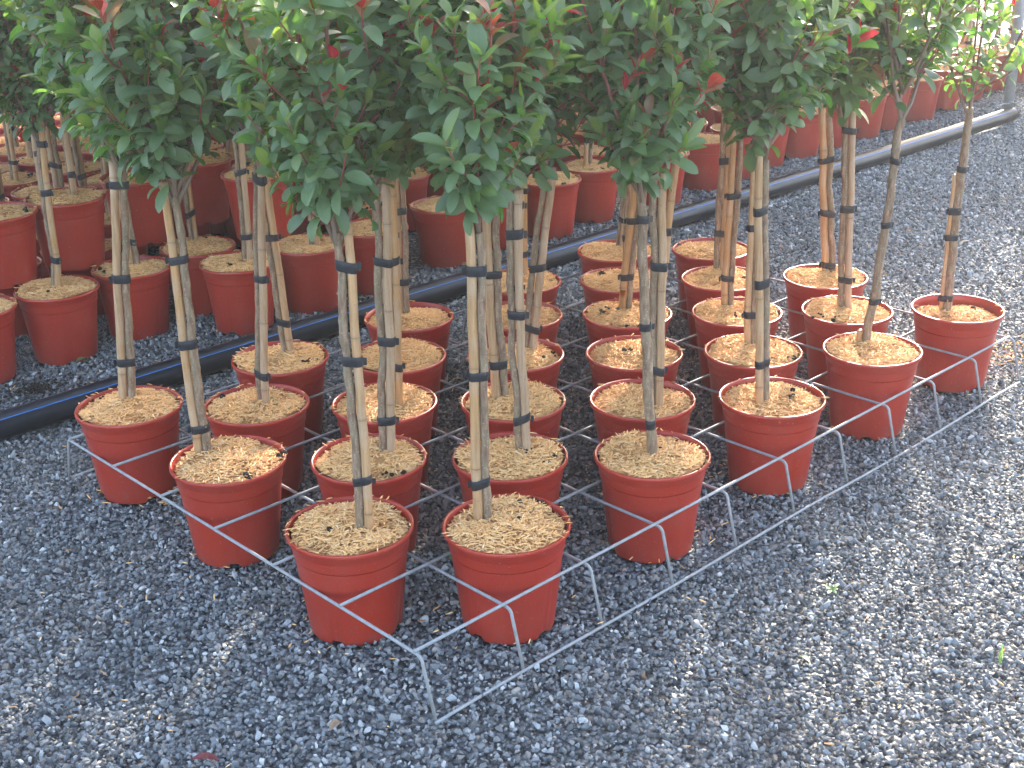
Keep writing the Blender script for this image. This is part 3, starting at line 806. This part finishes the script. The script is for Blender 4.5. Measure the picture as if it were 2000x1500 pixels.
o = link('weed_sprout', WEEDS[1]); o.location = (.887, -.31, .008); tag(o, 'tiny pale green weed rosette in open gravel right of the rack', 'weed')
fallen('fallen_leaf', 'pinkish dry leaf on gravel close to the pipe behind the rack', (3.83, 2.02, .014), MAT['dead_red'], .06, 2.)
fallen('fallen_leaf', 'green fallen leaf on gravel between the two nearest pot lines', (.40, .36, .016), MAT['weed'], .06, .9)
for k, (lx, ly, lr, lab) in enumerate(((2.9, 1.25, .4, 'reddish fallen leaf alone on gravel in front of the pipe, beyond the rack'), (3.45, .75, 2.2, 'small brown leaf far out on the open gravel at right'), (2.05, -.35, 1.1, 'brown leaf on gravel outside the rail, near the far right pot'))):
    fallen('fallen_leaf', lab, (lx, ly, .014), MAT['dead_red'] if k == 0 else MAT['dead'], .05, lr)
# mulch chips spilled on the gravel, and a patch of dark soil
def scatter_chips():
    r = random.Random(71); mb = MB(); spots = []
    for (ii, jj) in ST:
        for _ in range(16):
            a = r.random()*6.283; q = .10 + abs(r.gauss(0, .035)); spots.append(((jj-.5)*CELL + q*math.cos(a), (ii-.5)*CELLY + q*math.sin(a)))
    for _ in range(170): spots.append((r.gauss(2.47, .08), r.gauss(.06, .05)))
    for _ in range(90): spots.append((r.gauss(.16, .07), r.gauss(1.15, .05)))
    for _ in range(260): spots.append((r.uniform(-.6, 3.5), r.uniform(-1.1, 1.6)))
    for _ in range(160): spots.append((r.uniform(.1, 4), r.uniform(1.85, 2.1)))
    for x, y in spots:
        L = r.uniform(.008, .022); w = r.uniform(.0024, .0044); yaw = r.random()*6.28; pit = r.gauss(0, .25)
        d = Vector((math.cos(yaw)*math.cos(pit), math.sin(yaw)*math.cos(pit), math.sin(pit))); sd2 = Vector((-math.sin(yaw), math.cos(yaw), r.gauss(0, .3))).normalized(); u = d.cross(sd2)
        p = Vector((x, y, .011 + r.uniform(0, .004))); v = []
        for q, ww in ((-.5, .5), (0, 1), (.5, .45)):
            c = p + d*(q*L); v += [c - sd2*w*ww*.5, c + sd2*w*ww*.5, c + u*w*.5*ww]
        mb.add(v, [(0, 3, 5, 2), (3, 6, 8, 5), (4, 1, 2, 5), (7, 4, 5, 8), (0, 2, 1), (6, 7, 8)], tone=min(1, max(0, r.gauss(.5, .25))))
    return mb.mesh('spilled_mulch', MAT['chip'], False)
tag(link('spilled_mulch', scatter_chips(), kind='stuff'), 'tan mulch chips spilled over the gravel around the pots', 'mulch')
def soil_patch():
    r = random.Random(5); mb = MB()
    for _ in range(260):
        a = r.random()*6.283; q = abs(r.gauss(0, .055)); c = Vector((q*1.3*math.cos(a), q*.8*math.sin(a), .009 + r.uniform(0, .006))); R = r.uniform(.002, .008)
        vs = [c + Vector((R*r.uniform(.7, 1.3)*sx, R*r.uniform(.7, 1.3)*sy, R*.7*sz)) for sx, sy, sz in ((1, 0, 0), (0, 1, 0), (-1, 0, 0), (0, -1, 0), (0, 0, 1), (0, 0, -1))]
        mb.add(vs, [(0, 1, 4), (1, 2, 4), (2, 3, 4), (3, 0, 4), (1, 0, 5), (2, 1, 5), (3, 2, 5), (0, 3, 5)])
    return mb.mesh('soil_patch', MAT['soil'], False)
o = link('soil_patch', soil_patch(), kind='stuff'); o.location = (.222, 2.03, 0); tag(o, 'patch of dark spilled soil on gravel between the pipe and the back pots', 'soil')

# ------------------------------------------------------------------ thin haze volume, added to imitate lens glare over the upper crowns
HZ = MB(); a_, b_, z0_, z1_ = -165, 165, -1.1, 2.75
HZ.add([(a_, a_, z0_), (b_, a_, z0_), (b_, b_, z0_), (a_, b_, z0_), (a_, a_, z1_), (b_, a_, z1_), (b_, b_, z1_), (a_, b_, z1_)],
       [(0, 3, 2, 1), (4, 5, 6, 7), (0, 1, 5, 4), (1, 2, 6, 5), (2, 3, 7, 6), (3, 0, 4, 7)])
hm = bpy.data.materials.new('glare_haze'); hm.use_nodes = True; hn = hm.node_tree.nodes; hn.remove(hn['Principled BSDF'])
pv = hn.new('ShaderNodeVolumePrincipled'); pv.inputs['Color'].default_value = (.93, .95, 1, 1); pv.inputs['Density'].default_value = .0032; pv.inputs['Anisotropy'].default_value = .45
hm.node_tree.links.new(pv.outputs[0], hn['Material Output'].inputs['Volume'])
tag(link('haze', HZ.mesh('haze', hm, False), kind='stuff'), 'thin bright haze added to imitate lens glare over the upper crowns', 'haze')
